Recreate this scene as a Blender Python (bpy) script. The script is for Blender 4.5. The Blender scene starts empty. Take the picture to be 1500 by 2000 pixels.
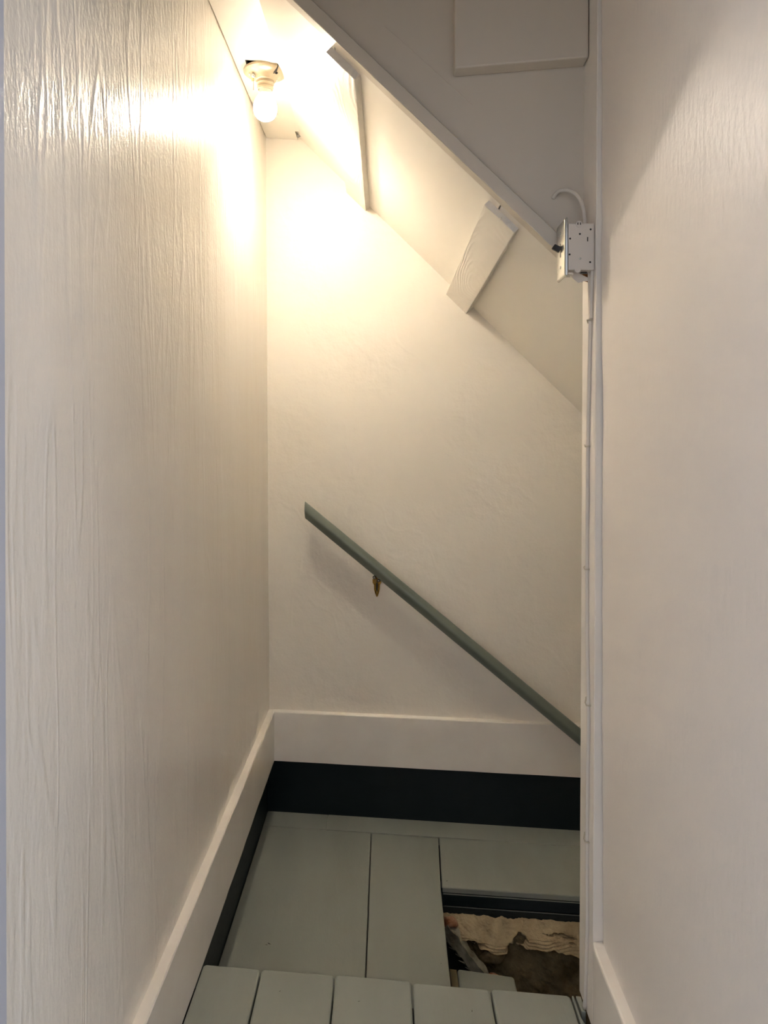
import bpy, bmesh, math, random
from mathutils import Vector, noise

random.seed(7)
S = bpy.context.scene
COL = S.collection
PI = math.pi

# ------------------------------------------------------------------ camera
EYE = 1.02                                   # lens height above the upper floor (z = 0)
cam = bpy.data.objects.new('camera', bpy.data.cameras.new('camera'))
COL.objects.link(cam)
cam.location = (0, 0, EYE)
cam.rotation_euler = (PI / 2, 0, 0)
cam.data.sensor_fit = 'VERTICAL'
cam.data.sensor_height = 36
cam.data.sensor_width = 27
cam.data.lens = 27
cam.data.shift_x = -11 / 2000
cam.data.shift_y = -157 / 2000
cam.data.clip_start = 0.02
S.camera = cam

# ------------------------------------------------------------------ world and daylight
W = bpy.data.worlds.new('world')
S.world = W
W.use_nodes = True
W.node_tree.nodes['Background'].inputs[0].default_value = (0.88, 0.90, 1.0, 1)
W.node_tree.nodes['Background'].inputs[1].default_value = 0.88
BULB = 1340.0                                 # radiance of the lit bulb at its brightest, the tip of the diffuser
BULB_COLOUR = (1.0, 0.885, 0.74, 1)

def area(name, loc, target, size, power, colour):
    d = bpy.data.lights.new(name, 'AREA')
    d.shape = 'RECTANGLE'; d.size, d.size_y = size
    d.energy = power; d.color = colour
    o = bpy.data.objects.new(name, d); COL.objects.link(o)
    o.location = loc
    o.rotation_euler = (Vector(target) - Vector(loc)).to_track_quat('-Z', 'Y').to_euler()
    return o
# daylight of the room the photographer stands in: a window off to the right, behind the camera
area('daylight', (2.5, -0.9, 1.25), (-0.3, 0.9, 0.7), (0.8, 1.3), 17.0, (0.88, 0.93, 1.0))

S.view_settings.view_transform = 'Standard'
S.view_settings.look = 'None'
S.view_settings.gamma = 1
S.view_settings.exposure = 0.17
S.view_settings.use_curve_mapping = False
S.cycles.use_denoising = True
S.cycles.max_bounces = 12
S.cycles.diffuse_bounces = 8
S.cycles.sample_clamp_indirect = 0

# ------------------------------------------------------------------ materials
def mat(name, col, rough=0.5, metal=0.0, col2=None, mix_scale=6, mix_stretch=(1, 1, 1), bumps=(), spec=0.5, lo=0.4, hi=0.65):
    m = bpy.data.materials.new(name); m.use_nodes = True
    nt = m.node_tree; N = nt.nodes; L = nt.links
    b = N['Principled BSDF']
    b.inputs['Roughness'].default_value = rough
    b.inputs['Metallic'].default_value = metal
    b.inputs['Specular IOR Level'].default_value = spec
    b.inputs['Base Color'].default_value = (*col, 1)
    tc = N.new('ShaderNodeTexCoord')
    geo = N.new('ShaderNodeNewGeometry')
    def tex(scale, stretch, detail=4, dist=0.0):
        mp = N.new('ShaderNodeMapping'); mp.inputs['Scale'].default_value = stretch
        L.new(geo.outputs['Position'], mp.inputs['Vector'])
        t = N.new('ShaderNodeTexNoise'); t.inputs['Scale'].default_value = scale
        t.inputs['Detail'].default_value = detail; t.inputs['Distortion'].default_value = dist
        L.new(mp.outputs[0], t.inputs['Vector'])
        return t
    if col2:
        t = tex(mix_scale, mix_stretch, 6)
        r = N.new('ShaderNodeValToRGB')
        r.color_ramp.elements[0].position = lo; r.color_ramp.elements[1].position = hi
        r.color_ramp.elements[0].color = (*col, 1); r.color_ramp.elements[1].color = (*col2, 1)
        L.new(t.outputs['Fac'], r.inputs['Fac']); L.new(r.outputs['Color'], b.inputs['Base Color'])
    prev = None
    for bp in bumps:                          # (kind, scale, stretch, distance, strength)
        kind, sc, st, dist, stren = bp
        t = tex(sc, st, 3 if kind != 'ridge' else 2, 0.6 if kind == 'ridge' else 0.0)
        out = t.outputs['Fac']
        if kind == 'rings':                   # growth rings: fine steps along a slow noise field
            t.inputs['Scale'].default_value = sc * 0.12; t.inputs['Detail'].default_value = 1
            ml = N.new('ShaderNodeMath'); ml.operation = 'MULTIPLY'; ml.inputs[1].default_value = 240
            sn = N.new('ShaderNodeMath'); sn.operation = 'SINE'
            L.new(out, ml.inputs[0]); L.new(ml.outputs[0], sn.inputs[0]); out = sn.outputs[0]
        if kind == 'ridge':                   # thin raised wrinkles where the noise crosses a level
            r = N.new('ShaderNodeValToRGB')
            e = r.color_ramp.elements
            e[0].position = 0.50; e[0].color = (0, 0, 0, 1)
            e[1].position = 0.60; e[1].color = (0, 0, 0, 1)
            k = e.new(0.55); k.color = (1, 1, 1, 1)
            r.color_ramp.interpolation = 'EASE'
            L.new(out, r.inputs['Fac']); out = r.outputs['Color']
        bn = N.new('ShaderNodeBump'); bn.inputs['Strength'].default_value = stren
        bn.inputs['Distance'].default_value = dist
        L.new(out, bn.inputs['Height'])
        if prev: L.new(prev.outputs['Normal'], bn.inputs['Normal'])
        prev = bn
    if prev: L.new(prev.outputs['Normal'], b.inputs['Normal'])
    return m

ONE = (1, 1, 1)
CREAM = (0.83, 0.785, 0.715)
M_LEFT = mat('semi_gloss_paint_wrinkled', CREAM, 0.30, col2=(0.80, 0.75, 0.675), mix_scale=3, mix_stretch=(1, 2.5, 0.5),
             bumps=[('noise', 2.2, (1, 1, 0.5), 0.02, 0.35), ('noise', 7, (1, 5, 0.5), 0.004, 0.35), ('ridge', 4, (1, 3.2, 0.45), 0.0016, 0.5),
                    ('noise', 60, (1, 2.2, 0.8), 0.0022, 0.55), ('noise', 190, ONE, 0.0007, 0.5)])
M_BACK = mat('plaster_paint', (0.84, 0.79, 0.70), 0.42, col2=(0.81, 0.755, 0.66), mix_scale=2.5,
             bumps=[('noise', 4, ONE, 0.009, 0.5), ('ridge', 5.5, (1.3, 1, 0.9), 0.0009, 0.4), ('noise', 13, (1, 1, 1.4), 0.003, 0.4), ('noise', 32, ONE, 0.003, 0.6), ('noise', 150, ONE, 0.0009, 0.6)])
M_RIGHT = mat('smooth_wall_paint', (0.83, 0.775, 0.71), 0.40, col2=(0.81, 0.755, 0.69), mix_scale=3,
              bumps=[('noise', 3, ONE, 0.006, 0.4), ('noise', 45, (1, 2.5, 0.9), 0.0016, 0.5), ('noise', 170, ONE, 0.0006, 0.45)])
M_FRONT = mat('shade_darkened_paint', (0.64, 0.585, 0.50), 0.5, bumps=[('noise', 120, ONE, 0.0005, 0.4)])  # same cream paint, darkened to put the wall's shade into its colour
M_CEIL = mat('ceiling_paint', (0.84, 0.80, 0.72), 0.34, bumps=[('noise', 5, ONE, 0.006, 0.4), ('noise', 110, ONE, 0.0006, 0.4)])
M_WOODPAINT = mat('painted_board', (0.83, 0.785, 0.705), 0.38, bumps=[('noise', 6, (1, 0.6, 1), 0.004, 0.4), ('rings', 34, (1.6, 0.4, 1.6), 0.0005, 0.5), ('noise', 90, (2, 0.6, 2), 0.001, 0.5)])
M_TRIM = mat('trim_paint', (0.85, 0.805, 0.74), 0.35, col2=(0.81, 0.76, 0.69), mix_scale=9, bumps=[('noise', 40, (1, 1, 0.3), 0.001, 0.4)])
M_FLOOR = mat('grey_green_floor_paint', (0.270, 0.287, 0.252), 0.36, col2=(0.243, 0.258, 0.224), mix_scale=5, mix_stretch=(2, 0.5, 1),
              bumps=[('noise', 22, (3, 0.5, 1), 0.0012, 0.5), ('noise', 130, (2, 0.6, 1), 0.0006, 0.4)])
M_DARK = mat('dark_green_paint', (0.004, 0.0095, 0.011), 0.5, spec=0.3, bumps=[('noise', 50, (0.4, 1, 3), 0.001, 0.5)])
M_VOID = mat('cavity_black', (0.012, 0.010, 0.008), 0.9)  # near-black finish for cavities, hidden backings and the cellar
M_RAIL = mat('rail_paint', (0.155, 0.180, 0.146), 0.30, bumps=[('noise', 60, ONE, 0.0006, 0.3)])
M_BRASS = mat('aged_brass', (0.40, 0.24, 0.05), 0.32, 1.0, col2=(0.16, 0.085, 0.02), mix_scale=80)
M_IRON = mat('blackened_metal', (0.02, 0.017, 0.015), 0.4, 0.6)
M_STEEL = mat('zinc_plate', (0.58, 0.60, 0.58), 0.26, 1.0, bumps=[('noise', 90, (1, 1, 4), 0.0004, 0.3)])
M_BLACK = mat('black_plastic', (0.006, 0.006, 0.006), 0.35)
M_PLASTIC = mat('painted_plastic', (0.70, 0.655, 0.60), 0.45)
M_CABLE = mat('painted_cable', (0.72, 0.67, 0.60), 0.45)
M_PORC = mat('glazed_porcelain', (0.40, 0.33, 0.225), 0.18, col2=(0.33, 0.26, 0.165), mix_scale=35)
M_COLLAR = mat('bulb_collar', (0.55, 0.50, 0.40), 0.35)
M_RUBBLE = mat('lime_mortar', (0.47, 0.38, 0.235), 0.95, col2=(0.29, 0.215, 0.12), mix_scale=16, spec=0.1, lo=0.45, hi=0.75,
               bumps=[('noise', 40, ONE, 0.006, 0.8), ('noise', 150, ONE, 0.003, 0.8)])
M_RUBBLE_DARK = mat('dark_brown_mortar', (0.20, 0.155, 0.085), 0.95, col2=(0.09, 0.065, 0.03), mix_scale=16, spec=0.1,
               bumps=[('noise', 45, ONE, 0.008, 0.9), ('noise', 160, ONE, 0.003, 0.8)])  # darker brown colour for the rubble below the pale mortar
M_BRICK = mat('soft_brick', (0.42, 0.24, 0.15), 0.9, col2=(0.22, 0.09, 0.04), mix_scale=40, spec=0.1, bumps=[('noise', 90, ONE, 0.004, 0.8)])
M_GREYPLASTER = mat('flaked_grey_plaster', (0.26, 0.25, 0.19), 0.85, col2=(0.14, 0.12, 0.08), mix_scale=30, spec=0.2, bumps=[('noise', 60, ONE, 0.004, 0.8)])
M_RAWWOOD = mat('raw_wood', (0.42, 0.17, 0.04), 0.8, col2=(0.25, 0.09, 0.02), mix_scale=60)
M_LATH = mat('yellowed_board', (0.17, 0.14, 0.07), 0.6)
M_BULB = bpy.data.materials.new('lit_bulb'); M_BULB.use_nodes = True
_n = M_BULB.node_tree.nodes; _b = _n['Principled BSDF']
_b.inputs['Base Color'].default_value = (0.9, 0.88, 0.82, 1)
_b.inputs['Emission Color'].default_value = BULB_COLOUR
# an LED lamp: the diffuser is brightest at the tip and dim where it meets the collar
_nt = M_BULB.node_tree
_g = _n.new('ShaderNodeTexCoord'); _x = _n.new('ShaderNodeSeparateXYZ'); _nt.links.new(_g.outputs['Generated'], _x.inputs[0])
_r = _n.new('ShaderNodeMapRange'); _r.inputs['From Min'].default_value = 0.0; _r.inputs['From Max'].default_value = 1.0
_r.inputs['To Min'].default_value = 1.0; _r.inputs['To Max'].default_value = 0.0
_nt.links.new(_x.outputs['Z'], _r.inputs['Value'])
_p = _n.new('ShaderNodeMath'); _p.operation = 'POWER'; _p.inputs[1].default_value = 10.0; _nt.links.new(_r.outputs[0], _p.inputs[0])
_q = _n.new('ShaderNodeMath'); _q.operation = 'MULTIPLY_ADD'; _q.inputs[1].default_value = 0.99 * BULB; _q.inputs[2].default_value = 0.012 * BULB
_nt.links.new(_p.outputs[0], _q.inputs[0]); _nt.links.new(_q.outputs[0], _b.inputs['Emission Strength'])

# ------------------------------------------------------------------ helpers
def root_loc(p):
    v = Vector((0, 0, 0))
    while p: v += p.location; p = p.parent
    return v

class MB:
    """Collects world-space geometry and links it as ONE mesh object."""
    def __init__(s): s.v = []; s.f = []
    def hexa(s, p):                            # p: 4 lower corners, 4 upper corners (ccw from below to top)
        n = len(s.v); s.v += [Vector(q) for q in p]
        s.f += [[n + i for i in q] for q in ((3, 2, 1, 0), (4, 5, 6, 7), (0, 1, 5, 4), (1, 2, 6, 5), (2, 3, 7, 6), (3, 0, 4, 7))]
        return s
    def box(s, x0, x1, y0, y1, z0, z1):
        return s.hexa([(x0, y0, z0), (x1, y0, z0), (x1, y1, z0), (x0, y1, z0), (x0, y0, z1), (x1, y0, z1), (x1, y1, z1), (x0, y1, z1)])
    def prism(s, poly, ext):                   # planar polygon pushed along a vector
        n = len(s.v); k = len(poly); e = Vector(ext)
        s.v += [Vector(q) for q in poly] + [Vector(q) + e for q in poly]
        s.f += [list(range(n + k - 1, n - 1, -1)), list(range(n + k, n + 2 * k))]
        s.f += [[n + i, n + (i + 1) % k, n + k + (i + 1) % k, n + k + i] for i in range(k)]
        return s
    def loft(s, secs, caps=True):
        n = len(s.v); k = len(secs[0])
        for q in secs: s.v += [Vector(a) for a in q]
        for j in range(len(secs) - 1):
            a = n + j * k; b = a + k
            s.f += [[a + i, a + (i + 1) % k, b + (i + 1) % k, b + i] for i in range(k)]
        if caps:
            s.f.append(list(range(n + k - 1, n - 1, -1)))
            m = n + (len(secs) - 1) * k
            s.f.append(list(range(m, m + k)))
        return s
    def tube(s, pts, r, n=10):
        pts = [Vector(p) for p in pts]; secs = []
        up = Vector((0.31, 0.87, 0.38))
        for i, p in enumerate(pts):
            d = (pts[min(i + 1, len(pts) - 1)] - pts[max(i - 1, 0)]).normalized()
            a = d.cross(up).normalized(); b = d.cross(a)
            rr = r[i] if isinstance(r, (list, tuple)) else r
            secs.append([p + (a * math.cos(2 * PI * t / n) + b * math.sin(2 * PI * t / n)) * rr for t in range(n)])
        return s.loft(secs)
    def lathe(s, prof, c, n=40, axis=(0, 0, 1)):
        ax = Vector(axis).normalized()
        a = ax.orthogonal().normalized(); b = ax.cross(a); c = Vector(c)
        return s.loft([[c + ax * h + (a * math.cos(2 * PI * t / n) + b * math.sin(2 * PI * t / n)) * max(r, 1e-4) for t in range(n)] for r, h in prof])
    def build(s, name, m, parent=None, bevel=0.0, seg=2, smooth=False, origin=None):
        o_ = root_loc(parent) if parent else Vector(origin or (0, 0, 0))
        me = bpy.data.meshes.new(name)
        bm = bmesh.new()
        vs = [bm.verts.new(v - o_) for v in s.v]
        for f in s.f: bm.faces.new([vs[i] for i in f])
        bmesh.ops.recalc_face_normals(bm, faces=bm.faces)
        if bevel:
            es = [e for e in bm.edges if len(e.link_faces) == 2 and e.calc_face_angle(0) > 0.5]
            bmesh.ops.bevel(bm, geom=es, offset=bevel, segments=seg, profile=0.5, affect='EDGES', clamp_overlap=True)
        bm.to_mesh(me); bm.free()
        if smooth:
            for p in me.polygons: p.use_smooth = True
            if smooth is not True:
                me.set_sharp_from_angle(angle=smooth)
        me.materials.append(m)
        o = bpy.data.objects.new(name, me); COL.objects.link(o)
        if parent: o.parent = parent
        else: o.location = o_
        return o

def empty(name, loc):
    o = bpy.data.objects.new(name, None); COL.objects.link(o); o.location = loc
    o.empty_display_size = 0.05
    return o
def thing(o, label, cat, group=None):
    o['label'] = label; o['category'] = cat
    if group: o['group'] = group
    return o
def struct(o, label):
    o['kind'] = 'structure'; o['label'] = label
    return o

# the old house is out of square: the back wall, the boxed-in stair and the floor edge all run skew to the passage
def y_back(x): return 2.357 - 0.126 * x
def y_front(x): return 1.430 - 0.126 * x       # front of the slanted strip under the upper stair
def x_left(z): return -0.376 - 0.0062 * z      # the left wall leans a little
def z_slope(x): return 1.651 - 1.009 * x       # underside of the upper stair
def x_jamb(z): return 0.3465 + 0.0045 * z
HALL = 2.40                                    # ceiling of the passage
LAND = -0.17                                   # landing
XR = 1.30                                      # far end of the stairwell

# ------------------------------------------------------------------ walls
b = MB(); xs = lambda z: x_left(z)
b.hexa([(-0.50, 0.60, 0.03), (xs(.03), 0.60, 0.03), (xs(.03), 2.47, 0.03), (-0.50, 2.47, 0.03),
        (-0.50, 0.60, HALL), (xs(HALL), 0.60, HALL), (xs(HALL), 2.47, HALL), (-0.50, 2.47, HALL)])
wall_left = struct(b.build('wall_left', M_LEFT), 'long left wall of wrinkled semi-gloss cream paint')

b = MB()
b.hexa([(-0.50, y_back(-.5), 0.03), (XR, y_back(XR), 0.03), (XR, y_back(XR) + .1, 0.03), (-0.50, y_back(-.5) + .1, 0.03),
        (-0.50, y_back(-.5), HALL), (XR, y_back(XR), HALL), (XR, y_back(XR) + .1, HALL), (-0.50, y_back(-.5) + .1, HALL)])
wall_back = struct(b.build('wall_back', M_BACK), 'cream plaster back wall behind the handrail')

# right wall: plaster with a wobbly broken edge towards the jamb
b = MB(); secs = []
nz = 70
for i in range(nz + 1):
    z = HALL * i / nz
    w = 0.0035 * noise.noise(Vector((0.3, 7.1, z * 3.1))) + 0.0016 * noise.noise(Vector((2.3, 1.1, z * 17)))
    ye = 1.3085
    secs.append([(0.48, 0.60, z), (0.361, 0.60, z), (0.361, ye - 0.03, z), (0.3612 + w * 0.6, ye - 0.006, z), (0.3622 + w, ye, z), (0.48, ye, z)])
b.loft(secs)
wall_right = struct(b.build('wall_right', M_RIGHT), 'right wall of smooth cream paint beside the jamb')

# front wall under the hall ceiling: closes the upper stair, its lower edge slants with it
def front_poly(dy):
    return [(x, y_front(x) + dy, z) for x, z in ((-0.395, 1.93), (-0.275, 1.935), (0.36, z_slope(0.36) + .012), (0.36, HALL), (-0.395, HALL))]
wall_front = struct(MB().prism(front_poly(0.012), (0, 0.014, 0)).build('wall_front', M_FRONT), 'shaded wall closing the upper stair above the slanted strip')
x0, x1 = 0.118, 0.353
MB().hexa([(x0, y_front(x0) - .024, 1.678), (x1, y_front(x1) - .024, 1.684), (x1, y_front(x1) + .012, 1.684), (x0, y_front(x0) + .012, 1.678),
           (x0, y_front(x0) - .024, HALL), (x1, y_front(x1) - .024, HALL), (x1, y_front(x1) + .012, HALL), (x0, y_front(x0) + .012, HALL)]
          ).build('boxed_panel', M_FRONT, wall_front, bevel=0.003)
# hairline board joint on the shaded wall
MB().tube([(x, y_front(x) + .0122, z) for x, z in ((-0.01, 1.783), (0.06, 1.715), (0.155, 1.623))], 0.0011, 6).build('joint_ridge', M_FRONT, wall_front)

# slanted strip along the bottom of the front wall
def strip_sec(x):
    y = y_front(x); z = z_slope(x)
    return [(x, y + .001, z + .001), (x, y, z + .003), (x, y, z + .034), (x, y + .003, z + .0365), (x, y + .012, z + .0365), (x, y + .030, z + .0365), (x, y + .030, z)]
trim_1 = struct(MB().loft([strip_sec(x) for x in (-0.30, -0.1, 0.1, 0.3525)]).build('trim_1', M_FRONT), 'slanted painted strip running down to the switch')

# jamb board at the end of the right wall
b = MB(); secs = []
for i in range(49):
    z = HALL * i / 48
    w = 0.0007 * noise.noise(Vector((4.2, 3.0, z * 14)))
    x = x_jamb(z) + w
    secs.append([(0.40, 1.3105, z), (x + .0015, 1.3105, z), (x, 1.312, z), (x, 1.4015, z), (x + .0015, 1.403, z), (0.40, 1.403, z)])
b.loft(secs)
trim_2 = struct(b.build('trim_2', M_TRIM), 'upright jamb board carrying the switch box and cable')
# torn edge and bare wood just under the switch box
MB().prism([(0.309, 1.343, 1.2972), (0.330, 1.343, 1.2973), (0.345, 1.343, 1.290), (0.3528, 1.343, 1.2875), (0.3528, 1.343, 1.2835), (0.339, 1.343, 1.283), (0.330, 1.343, 1.2796)], (0.0, 0.006, 0.002)).build('torn_flake', M_TRIM, trim_2)['label'] = 'torn white flake under the switch box'
MB().prism([(0.3395, 1.352, 1.2970), (0.3528, 1.352, 1.2970), (0.3528, 1.352, 1.2840), (0.3450, 1.352, 1.2860)], (0, 0.008, 0)).build('wood_splinter', M_RAWWOOD, trim_2)['label'] = 'bare orange wood splinter'

# door casing at the left edge of the picture
M_CASING = mat('daylight_tinted_casing', (0.50, 0.525, 0.60), 0.45, bumps=[('noise', 60, ONE, 0.0006, 0.4)])  # casing colour tinted blue to carry the daylight falling on it
trim_3 = struct(MB().hexa([(-0.46, 0.62, 0), (-0.3675, 0.62, 0), (-0.3675, 0.7405, 0), (-0.46, 0.7405, 0), (-0.46, 0.62, 1.9), (-0.3675, 0.62, 1.9), (-0.3675, 0.730, 1.9), (-0.46, 0.730, 1.9)]).build('trim_3', M_CASING, bevel=0.0012), 'door casing at the near end of the left wall')

# wall of the photographer's room with the doorway to this passage
b = MB()
b.box(-2.6, -0.371, 0.50, 0.62, 0, HALL); b.box(0.40, 2.9, 0.50, 0.62, 0, HALL); b.box(-0.371, 0.40, 0.50, 0.62, 1.74, HALL)  # unseen lintel, set low to keep daylight off the front wall
struct(b.build('wall_near', M_FRONT), 'wall of the near room around the doorway, with an unseen lintel set low to block daylight')

# stairwell shell out of sight to the right and below
struct(MB().box(XR, XR + .1, 1.2, 2.5, -1.7, HALL).build('wall_far', M_BACK), 'end wall of the stairwell')
struct(MB().box(0.40, XR, 1.30, 1.40, -1.7, HALL).build('wall_stairwell', M_BACK), 'stairwell wall behind the right wall')

# ------------------------------------------------------------------ ceilings
struct(MB().box(-0.6, XR + .1, 0.50, 2.6, HALL, HALL + .06).build('ceiling', M_CEIL), 'hall ceiling above the passage')

# low flat soffit with the lamp cut-out, tilted slightly down to the right
def z_sof(x): return 1.928 + (x + 0.2745) * (0.012 / -0.1135)
LX, LY = -0.3115, 1.9425
soffit = empty('ceiling', (-0.33, 1.95, 1.935)); struct(soffit, 'low flat ceiling strip holding the bare bulb')
hx0, hx1, hy0, hy1 = LX - .0455, LX + .0455, LY - .0495, LY + .0485
b = MB()
def slab(xa, xb, ya0, ya1, yb0, yb1):
    t = 0.012
    b.hexa([(xa, ya0, z_sof(xa)), (xb, yb0, z_sof(xb)), (xb, yb1, z_sof(xb)), (xa, ya1, z_sof(xa)),
            (xa, ya0, z_sof(xa) + t), (xb, yb0, z_sof(xb) + t), (xb, yb1, z_sof(xb) + t), (xa, ya1, z_sof(xa) + t)])
xa = x_left(1.935) + 0.0028
slab(xa, hx0, y_front(xa) + .026, y_back(xa) - .001, y_front(hx0) + .026, y_back(hx0) - .001)
slab(hx0, hx1, y_front(hx0) + .026, hy0, y_front(hx1) + .026, hy0)
slab(hx0, -0.287, hy1, y_back(hx0) - .001, hy1, y_back(-.287) - .001)
slab(-0.287, hx1, hy1, 2.326, hy1, 2.325)
b.build('panel', M_CEIL, soffit)
MB().box(hx0 - .01, hx1 + .02, hy0 - .01, hy1 + .01, 1.975, 1.99).build('backing_board', M_VOID, soffit)
MB().box(-0.30, -0.25, 2.31, 2.42, 1.955, 1.965).build('backing_board', M_VOID, soffit)
# crumbled filler hanging in the little hole at the back corner
b = MB()
for k in range(5):
    c = Vector((-0.277 + random.uniform(-.005, .005), 2.368 + random.uniform(-.010, .010), 1.930 + random.uniform(-.006, .006)))
    b.lathe([(0.001, -.006), (0.005, -.003), (0.006, .002), (0.001, .007)], c, 7, (random.uniform(-1, 1), random.uniform(-1, 1), 1))
b.build('loose_filler', mat('grey_filler', (0.34, 0.32, 0.28), 0.9), soffit)

# sloping underside of the upper stair: three panels and two boards nailed across them
under = empty('ceiling', (0.1, 1.9, 1.5)); struct(under, 'sloping boarded underside of the upper stair')
NX, NZ = 0.710, 0.704                          # unit normal of the slope, pointing up and right
def sloped(xa, xb, y0, lift, thick, back=0.0):
    """Slab along the slope between xa and xb; lift < 0 hangs below the slope."""
    def q(x, y, d): return (x + NX * d, y, z_slope(x) + NZ * d)
    yy = (lambda x: y_front(x) + y0)
    ybk = (lambda x: y_back(x) + 0.004)
    return MB().hexa([q(xa, yy(xa), lift), q(xb, yy(xb), lift), q(xb, ybk(xb), lift), q(xa, ybk(xa), lift),
                      q(xa, yy(xa), lift + thick), q(xb, yy(xb), lift + thick), q(xb, ybk(xb), lift + thick), q(xa, ybk(xa), lift + thick)])
sloped(-0.290, -0.106, 0.0265, 0.0, 0.012).build('panel', M_CEIL, under)
sloped(-0.104, 0.206, 0.0265, 0.0, 0.012).build('panel', M_CEIL, under)
sloped(0.208, XR, 0.0265, 0.0, 0.012).build('panel', M_CEIL, under)
def cross_board(xa, xb, xa2, xb2, yend, h, h2):
    """Board fixed under the slope from near the strip (xa..xb) to the back wall (xa2..xb2)."""
    def q(x, y, d): return (x + NX * d, y, z_slope(x) + NZ * d)
    ya, yb_ = yend
    k, k2 = NX * h, NX * h2
    o = MB().hexa([q(xa + k, ya, -h), q(xb + k, yb_, -h), q(xb2 + k2, y_back(xb2) + .003, -h2), q(xa2 + k2, y_back(xa2) + .003, -h2),
                   q(xa + k, ya, 0.002), q(xb + k, yb_, 0.002), q(xb2 + k2, y_back(xb2) + .003, 0.002), q(xa2 + k2, y_back(xa2) + .003, 0.002)])
    ob = o.build('cross_board', M_WOODPAINT, under, bevel=0.0015, seg=2)
    return ob
cross_board(-0.124, -0.067, -0.134, -0.074, (1.487, 1.480), 0.0145, 0.0185)
cross_board(0.180, 0.236, 0.171, 0.232, (1.462, 1.454), 0.0120, 0.0285)
# drips of paint on the near ends of the two boards
MB().lathe([(0.0005, -.003), (0.0022, -.001), (0.0022, .001), (0.0005, .003)], (-0.0965, 1.4835, 1.732), 8, (1, 0, 1)).build('paint_drip', M_WOODPAINT, under)
MB().lathe([(0.0005, -.003), (0.0026, -.001), (0.0026, .001), (0.0005, .003)], (0.2105, 1.457, 1.424), 8, (1, 0, 1)).build('paint_drip', M_WOODPAINT, under)

# ------------------------------------------------------------------ baseboards and the dark boards under them
def wob(seed, t, amp): return amp * (noise.noise(Vector((seed, 0.7, t * 6))) + 0.6 * noise.noise(Vector((seed, 3.7, t * 21))))
secs = []
for i in range(61):
    y = 0.735 + (y_back(-.36) - .002 - 0.735) * i / 60
    t0 = 0.152 + wob(1, y, .0012); xf = -0.3575 + wob(2, y, .0011); z0 = wob(3, y, .0013)
    secs.append([(-0.3785, y, z0), (xf, y, z0), (xf, y, t0 - .002), (xf - .002, y, t0), (-0.3785, y, t0 + wob(4, y, .001))])
struct(MB().loft(secs).build('baseboard_left', M_TRIM), 'tall painted baseboard along the left wall')
secs = []
for i in range(61):
    x = -0.359 + (XR + .359) * i / 60; yw = y_back(x)
    t0 = 0.152 + wob(6, x, .0006); yf_ = yw - 0.022 + wob(7, x, .0004); z0 = wob(8, x, .0005)
    secs.append([(x, yw + .002, z0), (x, yf_, z0), (x, yf_, t0 - .002), (x, yf_ + .002, t0), (x, yw + .002, t0)])
struct(MB().loft(secs).build('baseboard_back', M_TRIM), 'tall painted baseboard under the handrail')
secs = []
for i in range(41):
    u = i / 40; y = 0.63 + (1.3095 - 0.63) * u
    t0 = 0.152 + wob(11, y, .0010); xf = 0.3425 + wob(12, y, .0010)
    if i == 40: xf += .004; t0 -= .002
    if i == 39: xf += .001
    secs.append([(0.3625, y, 0.0), (xf, y, 0.0), (xf, y, t0 - .004), (xf + .001, y, t0 - .001), (xf + .004, y, t0), (0.3625, y, t0 + wob(14, y, .001))])
struct(MB().loft(secs).build('baseboard_right', M_TRIM), 'painted baseboard at the foot of the right wall')
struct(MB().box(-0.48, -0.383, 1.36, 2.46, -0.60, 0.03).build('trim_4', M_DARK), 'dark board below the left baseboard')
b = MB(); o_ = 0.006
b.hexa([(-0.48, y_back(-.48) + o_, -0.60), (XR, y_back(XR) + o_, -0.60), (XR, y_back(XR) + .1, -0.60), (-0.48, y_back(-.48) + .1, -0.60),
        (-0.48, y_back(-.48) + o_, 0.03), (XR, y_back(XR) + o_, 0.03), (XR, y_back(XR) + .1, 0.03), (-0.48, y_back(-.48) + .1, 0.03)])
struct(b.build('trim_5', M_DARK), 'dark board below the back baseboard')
# dirt-dark cove strip where the landing meets the dark board
# ------------------------------------------------------------------ upper floor: boards running away from the camera, rounded at the landing edge
def y_edge(x): return 1.430 - 0.124 * x
floor = struct(MB().hexa([(-0.48, -0.6, -0.60), (0.40, -0.6, -0.60), (0.40, y_edge(.4) - .03, -0.60), (-0.48, y_edge(-.48) - .03, -0.60),
                          (-0.48, -0.6, -0.0275), (0.40, -0.6, -0.0275), (0.40, y_edge(.4) - .03, -0.0275), (-0.48, y_edge(-.48) - .03, -0.0275)]
                         ).build('floor', M_VOID), 'upper floor of grey-green painted boards')
def plank(name, parent, poly, z1, t, end_round=0.0, m=None, bev=0.0022):
    """Board from a plan polygon; its corners get a small round, edges a bevel."""
    pts = []
    n = len(poly)
    for i, p in enumerate(poly):
        p = Vector(p); a = Vector(poly[i - 1]); c = Vector(poly[(i + 1) % n])
        if end_round:
            d1 = (a - p).normalized() * end_round; d2 = (c - p).normalized() * end_round
            pts += [p + d1, p + d1 * .3 + d2 * .3, p + d2]
        else: pts.append(p)
    return MB().prism([(q.x, q.y, z1 - t) for q in pts], (0, 0, t)).build(name, m or M_FLOOR, parent, bevel=bev, seg=2)
seams = [-0.3885, -0.2434, -0.1025, 0.0415, 0.1840, 0.3277]
for i in range(5):
    g0, g1 = (0.0014, 0.0012)
    a, c = seams[i] + g0, seams[i + 1] - g1
    if i == 0: a = -0.3565
    e = random.uniform(-.003, .003)
    plank('plank', floor, [(a, -0.55), (c, -0.55), (c, y_edge(c) + e), (a, y_edge(a) + e)], 0.0, 0.027, 0.006, bev=0.004)
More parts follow.
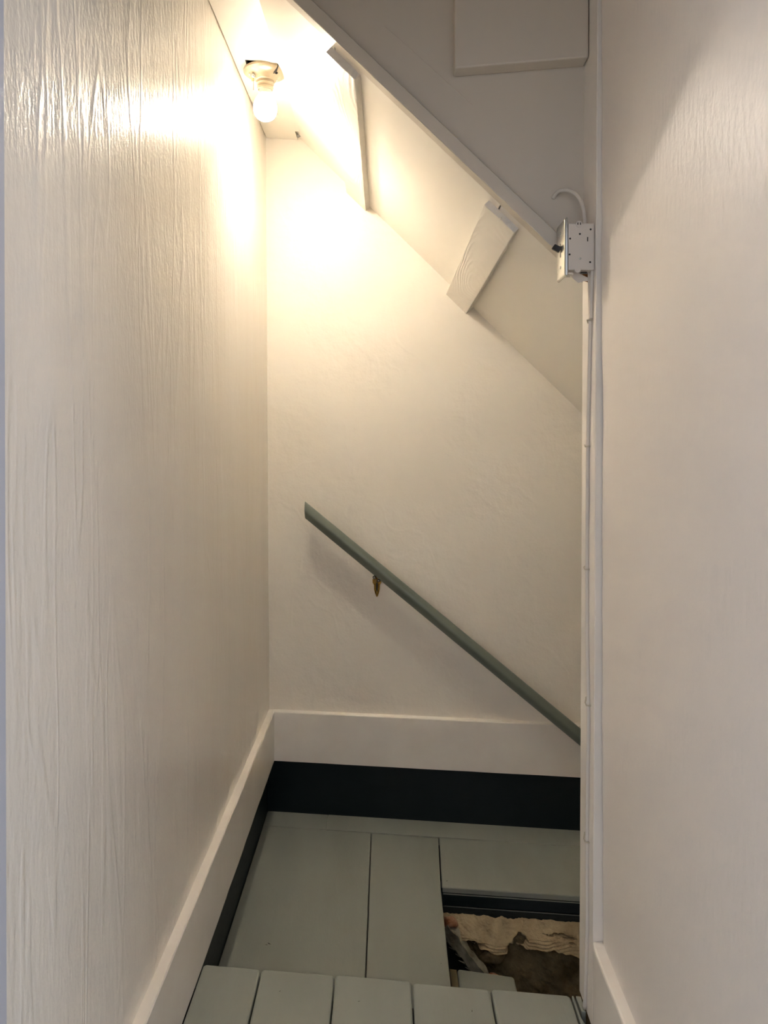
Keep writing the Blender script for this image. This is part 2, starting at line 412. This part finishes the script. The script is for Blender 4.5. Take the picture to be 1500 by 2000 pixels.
# narrow last board with the broken notch round the cable, and the scrap left beside the jamb
plank('plank', floor, [(0.3290, -0.55), (0.3425, -0.55), (0.3425, 1.319), (0.3365, 1.3235), (0.3335, 1.338), (0.3330, y_edge(.333)), (0.3290, y_edge(.329))], 0.0, 0.027, 0.0015, bev=0.0015)
plank('plank', floor, [(0.3375, 1.352), (0.345, 1.349), (0.345, y_edge(.345)), (0.3362, y_edge(.336))], 0.0, 0.027, 0.001, bev=0.0012)

# floor of the photographer's room
struct(MB().box(-2.6, 2.9, -3.0, -0.6, -0.1, 0.0).build('floor', M_FLOOR), 'floor of the near room')

# ------------------------------------------------------------------ landing one step down
landing = empty('landing', (0.0, 1.9, LAND)); struct(landing, 'lower landing of grey-green boards')
def y_bord(x): return y_back(x) - 0.085
g = 0.0012
plank('plank', landing, [(-0.382, 1.40), (-0.0512 - g, 1.40), (-0.0545 - g, y_bord(-.054) - g), (-0.382, y_bord(-.382) - g)], LAND, 0.025)
plank('plank', landing, [(-0.0512 + g, 1.40), (0.1300, 1.40), (0.1335, 2.008), (0.1445 - .002, y_bord(.1445) - g), (-0.0545 + g, y_bord(-.054) - g)], LAND - .001, 0.025)
plank('plank', landing, [(-0.382, y_bord(-.382)), (-0.190 - g * .6, y_bord(-.19)), (-0.190 - g * .6, y_back(-.19) + .005), (-0.382, y_back(-.382) + .005)], LAND, 0.025, bev=0.0012)
plank('plank', landing, [(-0.190, y_bord(-.19)), (XR, y_bord(XR)), (XR, y_back(XR) + .005), (-0.190, y_back(-.19) + .005)], LAND + .0005, 0.025, bev=0.0012)
def y_nose(x): return 2.0235 - 0.115 * x
plank('plank', landing, [(0.1372, y_nose(.137)), (XR, y_nose(XR)), (XR, y_bord(XR) - .0006), (0.1455, y_bord(.1455) - .0006)], LAND - .0005, 0.015, bev=0.0025)
def across(x0_, x1_, dy0, dy1, z0, z1):
    return MB().hexa([(x0_, y_nose(x0_) + dy0, z0), (x1_, y_nose(x1_) + dy0, z0), (x1_, y_nose(x1_) + dy1, z0), (x0_, y_nose(x0_) + dy1, z0),
                      (x0_, y_nose(x0_) + dy0, z1), (x1_, y_nose(x1_) + dy0, z1), (x1_, y_nose(x1_) + dy1, z1), (x0_, y_nose(x0_) + dy1, z1)])
across(0.134, XR, 0.0008, 0.03, -0.1875, -0.1735).build('nosing_edge', M_DARK, landing)
M_HIGHLIGHT = mat('painted_highlight', (0.20, 0.215, 0.19), 0.5)  # thin ledges coloured pale to paint in highlight lines on the riser
across(0.140, XR, -0.0022, 0.02, -0.1882, -0.1868).build('highlight_strip', M_HIGHLIGHT, landing)['label'] = 'pale painted highlight along the riser board'
across(0.140, XR, -0.0042, 0.02, -0.2183, -0.2170).build('highlight_strip', M_HIGHLIGHT, landing)['label'] = 'pale painted highlight below the riser board'
across(0.134, XR, -0.0015, 0.03, -0.2165, -0.188).build('riser_board', M_DARK, landing, bevel=0.0015)['label'] = 'dark green riser board'
b = MB(); secs = []
for i in range(60):
    x = 0.134 + (XR - .134) * i / 59; y = y_nose(x); w = wob(21, x * 3, .004)
    secs.append([(x, y - .003, -0.217), (x, y - .002, -0.252 + w), (x, y + .04, -0.252 + w), (x, y + .04, -0.217)])
b.loft(secs).build('rough_beam', mat('rough_dark_timber', (0.016, 0.020, 0.018), 0.8, bumps=[('noise', 60, (0.3, 1, 3), 0.005, 0.9)]), landing)['label'] = 'rough dark beam above the rubble'
# carriage under the landing boards
MB().box(-0.40, 0.118, 1.42, 2.40, -0.60, LAND - .0262).build('carriage', M_VOID, landing)

# ------------------------------------------------------------------ rubble foundation below the landing
def left_edge(z):                                # broken left boundary of the rubble
    pts = [(-0.225, 0.128), (-0.262, 0.150), (-0.285, 0.172), (-0.32, 0.205), (-0.36, 0.238), (-0.45, 0.262), (-0.75, 0.28)]
    for (za, xa_), (zb, xb_) in zip(pts, pts[1:]):
        if z >= zb: return xa_ + (xb_ - xa_) * (za - z) / (za - zb)
    return pts[-1][1]
def lip(x): return 0.054 + 0.012 * noise.noise(Vector((x * 9, 2, 5))) + 0.003 * noise.noise(Vector((x * 27, 3, 5))) + 0.0015 * noise.noise(Vector((x * 110, 3, 5)))
def rough(x, z, k=1.0):
    v = 0.013 * noise.noise(Vector((x * 11, z * 13, 3))) + 0.007 * noise.noise(Vector((x * 31, z * 34, 9)))
    v -= 0.007 * abs(noise.noise(Vector((x * 24, z * 30, 4)))) * 2          # chipped hollows with sharp rims
    v += k * (0.0035 * noise.noise(Vector((x * 85, z * 90, 1))) + 0.0022 * noise.noise(Vector((x * 190, z * 200, 6))))
    return v
def pits(x, z):
    v = 0
    for (px, pz, rx, rz, dep) in ((0.330, -0.276, .013, .013, .045), (0.312, -0.290, .012, .008, .045), (0.205, -0.285, .030, .006, .03), (0.232, -0.301, .022, .008, .03),
                                  (0.425, -0.259, .030, .0016, .014), (0.455, -0.264, .016, .0018, .014), (0.462, -0.274, .006, .003, .014)):
        q = ((x - px) / rx) ** 2 + ((z - pz - 0.003 * noise.noise(Vector((x * 120, 2, 2)))) / rz) ** 2
        q *= 1 + 0.9 * noise.noise(Vector((x * 90, z * 90, px * 50)))
        if q < 4: v += dep * math.exp(-q * q)
    return v
def bed(rows, cols, zfun, yfun, x_end):
    b = MB()
    for j in range(rows + 1):
        for i in range(cols + 1):
            z0_ = zfun(0.3, j / rows)
            xl = left_edge(z0_) + 0.006 * noise.noise(Vector((1, 2, z0_ * 60)))
            x = xl + (x_end - xl) * (i / cols) ** 1.35
            z = zfun(x, j / rows)
            b.v.append(Vector((x, yfun(x, z), z)))
    for j in range(rows):
        for i in range(cols):
            k = j * (cols + 1) + i
            b.f.append([k, k + 1, k + cols + 2, k + cols + 1])
    return b
def y_low(x, z):
    d = -0.236 - z
    return y_nose(x) - 0.004 - 0.85 * 0.054 + 0.026 - 0.20 * (d - 0.054) + rough(x, z, 1.3) * 1.25
def y_up(x, z):
    d = -0.236 - z
    y = y_nose(x) - 0.004 - 0.85 * d + rough(x, z, 0.5) * 0.7 + pits(x, z)
    if d > lip(x) - .016: y += 0.0016 * math.sin((d + 0.012 * noise.noise(Vector((x * 7, 1, 1)))) * 1100)   # trowelled lines near the lip
    return y
wall_found = struct(bed(70, 170, lambda x, u: -0.270 - 0.46 * u ** 1.3, y_low, 1.0).build('wall_foundation', M_RUBBLE_DARK, smooth=0.9), 'rubble foundation, darker brown than the mortar above, seen through the floor opening')
def up_z(x, u): return -0.234 + (0.004 * noise.noise(Vector((x * 21, 4, 4))) + 0.0025 * noise.noise(Vector((x * 130, 4, 4)))) * (1 - min(1, u * 9)) - (lip(x) + 0.002) * min(u / 0.9, 1.0)
def up_y(x, z): return y_up(x, z)
ub = bed(60, 190, up_z, up_y, 1.0)
for j in range(55, 61):                          # the lip turns under
    for i in range(191):
        ub.v[j * 191 + i].y += 0.006 * (j - 54); ub.v[j * 191 + i].z -= 0.0004 * (j - 54)
ub.build('mortar_bed', M_RUBBLE, wall_found, smooth=0.9)['label'] = 'pale lime mortar leaning out under the beam'
def lump(name, c, r, m, seed, label=None):
    bm = bmesh.new(); bmesh.ops.create_icosphere(bm, subdivisions=3, radius=1)
    me = bpy.data.meshes.new(name)
    for v in bm.verts:
        k = 1 + 0.35 * noise.noise(v.co * 1.3 + Vector((seed, 0, 0))) + 0.12 * noise.noise(v.co * 4 + Vector((seed, 5, 0)))
        v.co = Vector((v.co.x * r[0] * k + c[0], v.co.y * r[1] * k + c[1], v.co.z * r[2] * k + c[2]))
    bm.to_mesh(me); bm.free(); me.materials.append(m)
    for p in me.polygons: p.use_smooth = True
    o = bpy.data.objects.new(name, me); COL.objects.link(o); o.parent = wall_found
    if label: o['label'] = label
    return o
lump('brick', (0.155, 1.985, -0.247), (0.021, 0.018, 0.010), M_BRICK, 3, 'broken pink brick end')
lump('brick', (0.262, 1.930, -0.356), (0.022, 0.016, 0.012), M_BRICK, 9, 'dark red brick lump')
lump('stone', (0.262, 1.952, -0.312), (0.030, 0.018, 0.016), M_RUBBLE_DARK, 5)
# flaked edge of the plaster that once covered the rubble, running down to the right
b = MB(); secs = []
for i in range(26):
    u = i / 25
    x = 0.139 + 0.110 * u; z = -0.252 - 0.112 * u; y = 1.976 - 0.062 * u
    w = 0.013 + 0.006 * noise.noise(Vector((u * 7, 3, 3))); v = 0.004 * noise.noise(Vector((u * 16, 8, 3)))
    secs.append([(x - w, y + .008, z - w + v), (x - w * .6, y - .006, z - w * .7 + v), (x + w * .7, y - .009, z + w * .6), (x + w, y + .012, z + w + v)])
b.loft(secs).build('plaster_edge', M_GREYPLASTER, wall_found, smooth=0.6)['label'] = 'flaking grey plaster edge beside the dark gap'
for k in range(5):                               # torn laths poking into the dark gap
    u = 0.22 + 0.11 * k
    p = Vector((0.139 + 0.110 * u, 1.976 - 0.062 * u, -0.262 - 0.112 * u))
    MB().tube([p, p + Vector((-0.010, 0.001, -0.001)), p + Vector((-0.021 - .004 * (k % 2), 0.004, 0.004))], [0.0028, 0.002, 0.0006], 6).build('lath', M_GREYPLASTER, wall_found)
struct(MB().box(-0.45, XR + .1, 1.2, 2.5, -1.80, -1.70).build('floor', M_VOID), 'dark cellar floor under the opening')
struct(MB().box(0.10, XR, 2.06, 2.10, -1.75, -0.22).build('wall_cellar', M_VOID), 'near-black wall behind the rubble')

# cellar stair: the one step that shows in the opening, its side string, and lower steps in the dark
stair = empty('cellar_stair', (0.22, 1.75, -1.70))
thing(stair, 'grey painted step with a rounded corner showing in the floor opening below the rubble', 'stairs')
def y_tr(x): return 1.922 - 0.205 * x
plank('tread', stair, [(0.166, 1.44), (0.301, 1.44), (0.301, y_tr(.301)), (0.166, y_tr(.166))], -0.300, 0.026, 0.006, bev=0.004)
MB().hexa([(0.148, 1.44, -1.70), (0.1645, 1.44, -1.70), (0.1645, y_tr(.1645) - .002, -1.70), (0.148, y_tr(.148) - .002, -1.70),
           (0.148, 1.44, -0.302), (0.1645, 1.44, -0.302), (0.1645, y_tr(.1645) - .002, -0.302), (0.148, y_tr(.148) - .002, -0.302)]).build('string_board', M_LATH, stair)['label'] = 'yellowed string board'
MB().box(0.17, 0.27, 1.46, 1.84, -1.70, -0.327).build('carriage', M_VOID, stair)

# ------------------------------------------------------------------ lamp
lamp = empty('ceiling_lamp', (-0.3146, 1.9425, 1.885))
thing(lamp, 'bare lit bulb in a cream porcelain pull-chain holder on the low ceiling', 'lamp')
C = (-0.3146, 1.9425, 0)
MB().lathe([(0.0535, 1.9325), (0.0545, 1.930), (0.0540, 1.9265), (0.050, 1.9235), (0.044, 1.9215), (0.036, 1.9185), (0.0295, 1.913), (0.0262, 1.907), (0.0245, 1.9055), (0.0222, 1.9045)], C, 56).build('base', M_PORC, lamp, smooth=0.7)
MB().lathe([(0.0215, 1.915), (0.0226, 1.9045), (0.0226, 1.8985), (0.0205, 1.8965), (0.0198, 1.8955), (0.0196, 1.8925), (0.0204, 1.8915), (0.0204, 1.8885), (0.0192, 1.8865), (0.0188, 1.8845), (0.0172, 1.8840), (0.0170, 1.8900)], C, 48).build('socket', M_PORC, lamp, smooth=0.7)
bulb = MB().lathe([(0.0165, 1.8725), (0.0195, 1.8670), (0.0245, 1.8590), (0.0280, 1.8510), (0.0298, 1.8420), (0.0298, 1.8350), (0.0284, 1.8270), (0.0255, 1.8200), (0.0205, 1.8135), (0.0140, 1.8095), (0.0070, 1.8078), (0.0001, 1.8072)], C, 48).build('bulb', M_BULB, lamp, smooth=True)
MB().lathe([(0.0150, 1.8900), (0.0160, 1.8860), (0.0158, 1.8790), (0.0163, 1.8728), (0.0150, 1.8726)], C, 40).build('bulb_collar', M_COLLAR, bulb, smooth=0.7)
# two mounting screws with their clips
for sx, sy in ((0.030, -0.018), (-0.036, -0.010)):
    c = Vector((C[0] + sx, C[1] + sy, 1.9175))
    MB().lathe([(0.0042, 0.004), (0.0042, 0.0005), (0.0030, -0.0010), (0.0005, -0.0016)], c, 14, (sx * 4, sy * 4, 1)).build('screw', M_STEEL if sx < 0 else M_IRON, lamp, smooth=0.6)
MB().tube([(C[0] + .038, C[1] - .040, 1.9315), (C[0] + .036, C[1] - .036, 1.925), (C[0] + .030, C[1] - .026, 1.9195), (C[0] + .022, C[1] - .019, 1.9165)], [0.0022, 0.002, 0.003, 0.0018], 8).build('mounting_clip', M_IRON, lamp)
# broken, orange-brown plaster round the chain outlet
MB().prism([(C[0] - .044, C[1] - .020, 1.9255), (C[0] - .030, C[1] - .024, 1.9195), (C[0] - .024, C[1] - .017, 1.9125), (C[0] - .026, C[1] - .004, 1.908), (C[0] - .036, C[1] + .006, 1.909), (C[0] - .033, C[1] - .008, 1.918)], (0.003, 0.010, 0.004)
           ).build('chipped_edge', mat('scorched_card', (0.62, 0.40, 0.17), 0.8), lamp)['label'] = 'chipped orange-brown piece beside the chain'
MB().lathe([(0.0040, 0.0), (0.0048, -0.003), (0.0050, -0.008), (0.0034, -0.0105), (0.0012, -0.0115)], (C[0] - .0262, C[1] - .020, 1.9175), 16).build('chain_outlet', M_STEEL, lamp, smooth=0.7)
chain = MB()
cx, cy = C[0] - .0262, C[1] - .020
for k in range(15):
    z = 1.9055 - 0.0021 * k
    chain.lathe([(0.0002, -.0009), (0.0008, -.0005), (0.00095, 0), (0.0008, .0005), (0.0002, .0009)], (cx, cy, z), 7)
chain.tube([(cx, cy, 1.907), (cx, cy, 1.8745)], 0.0003, 5)
chain.build('pull_chain', M_IRON, lamp)

# ------------------------------------------------------------------ handrail
rail = empty('handrail', (-0.04, 2.36, 0.54))
thing(rail, 'grey-green wooden handrail sloping down across the back wall', 'handrail')
def rail_c(x): return Vector((x, y_back(x) - 0.052, 0.782 - 0.802 * (x + 0.257)))
secs = []
for i in range(30):
    x = -0.257 + 1.45 * i / 29; c = rail_c(x)
    sec = []
    for t in range(28):
        a = 2 * PI * t / 28; ca, sa = math.cos(a), math.sin(a)
        e = 1.0
        w = 1.0 if sa > 0 else 1.0 - 0.5 * -sa           # fuller above, tapering underneath
        sec.append((c.x, c.y + 0.0195 * w * math.copysign(abs(ca) ** e, ca), c.z + 0.0258 * math.copysign(abs(sa) ** e, sa)))
    secs.append(sec)
MB().loft(secs).build('rail', M_RAIL, rail, smooth=0.8)
bx = -0.039; by = y_back(bx)
brk = empty('bracket', (0, 0, 0)); brk.parent = rail
brk.location = Vector((bx, by, 0.545)) - rail.location
brk['label'] = 'small aged brass bracket'
shield = [(-.0135, .0235), (-.0070, .0250), (0, .0205), (.0070, .0250), (.0140, .0235), (.0132, .0130), (.0088, .0060), (.0086, -.0080), (.0060, -.0190), (.0020, -.0300), (-.0020, -.0300), (-.0060, -.0190), (-.0086, -.0080), (-.0088, .0060), (-.0132, .0130)]
MB().prism([(bx + x, by - .0045, 0.543 + z) for x, z in shield], (0, .0055, 0)).build('wall_plate', M_BRASS, brk, bevel=0.0008)
b = MB()
for sgn in (-1, 1):
    b.tube([(bx + sgn * .0062, by - .006, 0.555), (bx + sgn * .0058, by - .0072, 0.540), (bx + sgn * .0038, by - .0066, 0.527), (bx + sgn * .0008, by - .006, 0.518)], [0.0022, 0.0024, 0.0020, 0.0012], 8)
b.build('rib', M_BRASS, brk, smooth=True)
MB().prism([(bx - .0026, by - .0052, 0.556), (bx + .0026, by - .0052, 0.556), (bx + .0022, by - .0052, 0.534), (bx, by - .0052, 0.527), (bx - .0022, by - .0052, 0.534)], (0, .001, 0)).build('groove', M_IRON, brk)
rc = rail_c(bx)
MB().tube([(bx, by - .004, 0.560), (bx, by - .014, 0.5635), (bx, by - .027, 0.569), (bx, rc.y + .004, 0.578), (bx, rc.y, rc.z - .020)], [0.0046, 0.0042, 0.0040, 0.0042, 0.0045], 10).build('arm', M_BRASS, brk, smooth=True)
for dx, r in ((-0.0065, 0.0046), (0.0060, 0.0042)):    # black screw rings with bright heads below the rail
    c = Vector((bx + dx, rc.y - .004, rc.z - 0.0245 - dx * 0.8 - .0055))
    b = MB(); secs = []
    for t in range(17):
        a = 2 * PI * t / 16; secs.append(c + Vector((math.cos(a) * r, 0, math.sin(a) * r)))
    b.tube(secs, 0.0012, 6).build('ring', M_IRON, brk, smooth=True)
    MB().lathe([(0.0003, -.0022), (0.0022, -.0012), (0.0030, .0006), (0.0026, .002)], c + Vector((0, .0005, 0)), 14, (0, 1, 0)).build('screw', M_STEEL, brk, smooth=True)

# ------------------------------------------------------------------ light switch on the jamb
sw = empty('light_switch', (0.352, 1.35, 1.297))
thing(sw, 'surface switch box with metal plate and black toggle on the jamb', 'switch')
FY = 1.318
box = MB().box(0.3065, 0.3518, FY, 1.384, 1.2975, 1.3780).build('box', M_PLASTIC, sw, bevel=0.0022, seg=3)
for px, py in ((1154, 448), (1133, 457), (1114, 466), (1113, 497), (1153, 512)):
    MB().lathe([(0.0017, 0.004), (0.0017, -0.0002), (0.0001, -0.0002)], ((px - 761) * FY / 1500 - .0004, FY, EYE + (843 - py) * FY / 1500), 14, (0, 1, 0)).build('screw_hole', M_BLACK, box)
MB().lathe([(0.0021, 0.004), (0.0021, -0.0003), (0.0014, -0.0008), (0.0001, -0.0009)], (0.3270, FY, 1.317), 14, (0, 1, 0)).build('screw', M_STEEL, box)
MB().box(0.3389, 0.3407, FY - .0002, FY + .004, 1.3465, 1.3540).build('slot', M_BLACK, box)
# nail ears above and below
MB().lathe([(0.0055, .0), (0.0055, .007), (0.0050, .0075)], (0.3250, FY - .0012, 1.3760), 18, (0, 1, 0)).build('nail_ear', M_PLASTIC, box, smooth=0.6)
for dx in (-.0022, .0022):
    MB().box(0.3250 + dx - .0007, 0.3250 + dx + .0007, FY - .0016, FY + .003, 1.3745, 1.3785).build('slot', M_BLACK, box)
MB().lathe([(0.0050, .0), (0.0050, .007), (0.0045, .0075)], (0.3225, FY - .0012, 1.2975), 18, (0, 1, 0)).build('nail_ear', M_PLASTIC, box, smooth=0.6)
MB().box(0.3070, 0.3160, FY + .004, FY + .016, 1.2905, 1.2940).build('clip', M_PLASTIC, box, bevel=0.0008)
MB().box(0.3290, 0.3400, FY + .004, FY + .010, 1.2930, 1.2952).build('clip', M_IRON, box, bevel=0.0008)
PX = 0.3005
plate = MB().hexa([(PX, 1.3195, 1.2895), (PX, 1.3830, 1.2895), (PX + .0050, 1.3850, 1.2875), (PX + .0050, 1.3172, 1.2875),
                   (PX, 1.3195, 1.3862), (PX, 1.3830, 1.3862), (PX + .0050, 1.3850, 1.3882), (PX + .0050, 1.3172, 1.3882)]).build('plate', M_STEEL, sw, bevel=0.0014, seg=3, smooth=0.5)
for z in (1.3680, 1.3085):
    MB().lathe([(0.0030, 0.001), (0.0030, -0.0004), (0.0022, -0.0013), (0.0001, -0.0016)], (PX, 1.3515, z), 14, (1, 0, 0)).build('screw', M_STEEL, plate, smooth=0.6)
MB().box(PX - .0002, PX + .001, 1.3483, 1.3547, 1.3265, 1.3500).build('toggle_slot', M_BLACK, plate)
b = MB()
secs = []
for u, hw, hh in ((0, .0030, .0048), (0.5, .0030, .0044), (0.9, .0032, .0042), (1.0, .0026, .0034)):
    c = Vector((PX - 0.0125 * u, 1.3515, 1.3395 + 0.0062 * u))
    secs.append([c + Vector((-.003, -hw, -hh)) * 1, c + Vector((-.003, hw, -hh)), c + Vector((.002, hw, hh)), c + Vector((.002, -hw, hh))])
b.loft(secs).build('toggle', M_BLACK, sw, bevel=0.0006)

# ------------------------------------------------------------------ cables
def curve_pts(ctrl, n=10):                     # Catmull-Rom through the points
    P = [Vector(p) for p in ctrl]; P = [P[0] * 2 - P[1]] + P + [P[-1] * 2 - P[-2]]; out = []
    for i in range(1, len(P) - 2):
        a, b_, c, d = P[i - 1], P[i], P[i + 1], P[i + 2]
        for k in range(n):
            t = k / n
            out.append(0.5 * ((2 * b_) + (c - a) * t + (2 * a - 5 * b_ + 4 * c - d) * t * t + (3 * b_ - a - 3 * c + d) * t ** 3))
    out.append(P[-2]); return out
c1 = MB().tube(curve_pts([(0.3440, 1.356, 1.374), (0.3445, 1.357, 1.396), (0.3415, 1.360, 1.421), (0.3340, 1.366, 1.440), (0.3225, 1.376, 1.4515), (0.3110, 1.386, 1.4555), (0.3040, 1.394, 1.4540), (0.2990, 1.404, 1.4470)]), 0.0036, 12
               ).build('cable', M_CABLE, smooth=True, origin=(0.344, 1.356, 1.374))
thing(c1, 'short white cable curving from the switch box top into the shaded wall', 'cable')
R = 0.0034
def jamb_pt(z, y): return Vector((x_jamb(z) - R * 0.8, y, z))
ctrl = [(1.300, 1.343), (1.262, 1.340), (1.225, 1.336), (1.170, 1.339), (1.02, 1.349), (0.90, 1.351), (0.76, 1.352), (0.64, 1.347), (0.525, 1.337), (0.42, 1.341), (0.29, 1.343), (0.16, 1.340), (0.06, 1.347), (0.004, 1.354)]
pts = curve_pts([jamb_pt(z, y) for z, y in ctrl])
cab = empty('cable', (0.343, 1.354, 0.0))
thing(cab, 'long white cable stapled down the jamb from switch box to floor', 'cable')
MB().tube(pts, R, 10).build('sheath', M_CABLE, cab, smooth=True)
for z, tilt in ((1.214, -.004), (0.995, -.002), (0.779, 0.002), (0.545, 0.010), (0.305, 0.010)):
    p = min(pts, key=lambda q: abs(q.z - z)); x = p.x
    MB().tube([(x + .003, p.y + .0105, z + tilt), (x - .0015, p.y + .0098, z + tilt * .9), (x - .0045, p.y + .004, z + .0012), (x - .0048, p.y - .0045, z - .0005), (x + .003, p.y - .0060, z - .0005)], 0.0013, 6).build('staple', M_COLLAR, cab, smooth=True)
c2 = MB().tube(curve_pts([(0.3500, 1.326, 1.301), (0.3492, 1.3265, 1.270), (0.3488, 1.3285, 1.240), (0.3490, 1.3305, 1.216)]), 0.0030, 10).build('cable', M_CABLE, smooth=True, origin=(0.349, 1.33, 1.216))
thing(c2, 'thin second cable from the box corner joining the long stapled one', 'cable')

# small marks: chips in the floor paint
M_CHIP = mat('paint_chip', (0.05, 0.045, 0.035), 0.8)
for (x, y, z, l, a, par) in ((-0.2800, 1.785, LAND, .010, -0.6, landing), (-0.2855, 1.781, LAND, .006, 0.1, landing), (0.152, 2.035, LAND - .0005, .006, 0.5, landing), (0.115, 1.72, LAND - .001, .004, 1.2, landing),
                         (-0.055, 1.375, 0.0, .004, 0.3, floor), (0.145, 1.352, 0.0, .006, 1.5, floor), (-0.20, 1.40, 0.0, .004, 0.8, floor)):
    c, n_ = Vector((math.cos(a), math.sin(a), 0)), Vector((-math.sin(a), math.cos(a), 0))
    p = Vector((x, y, z - .0004))
    MB().prism([p - c * l * .5, p + n_ * l * .12 - c * l * .1, p + c * l * .5, p - n_ * l * .16], (0, 0, .0007)).build('paint_chip', M_CHIP, par)
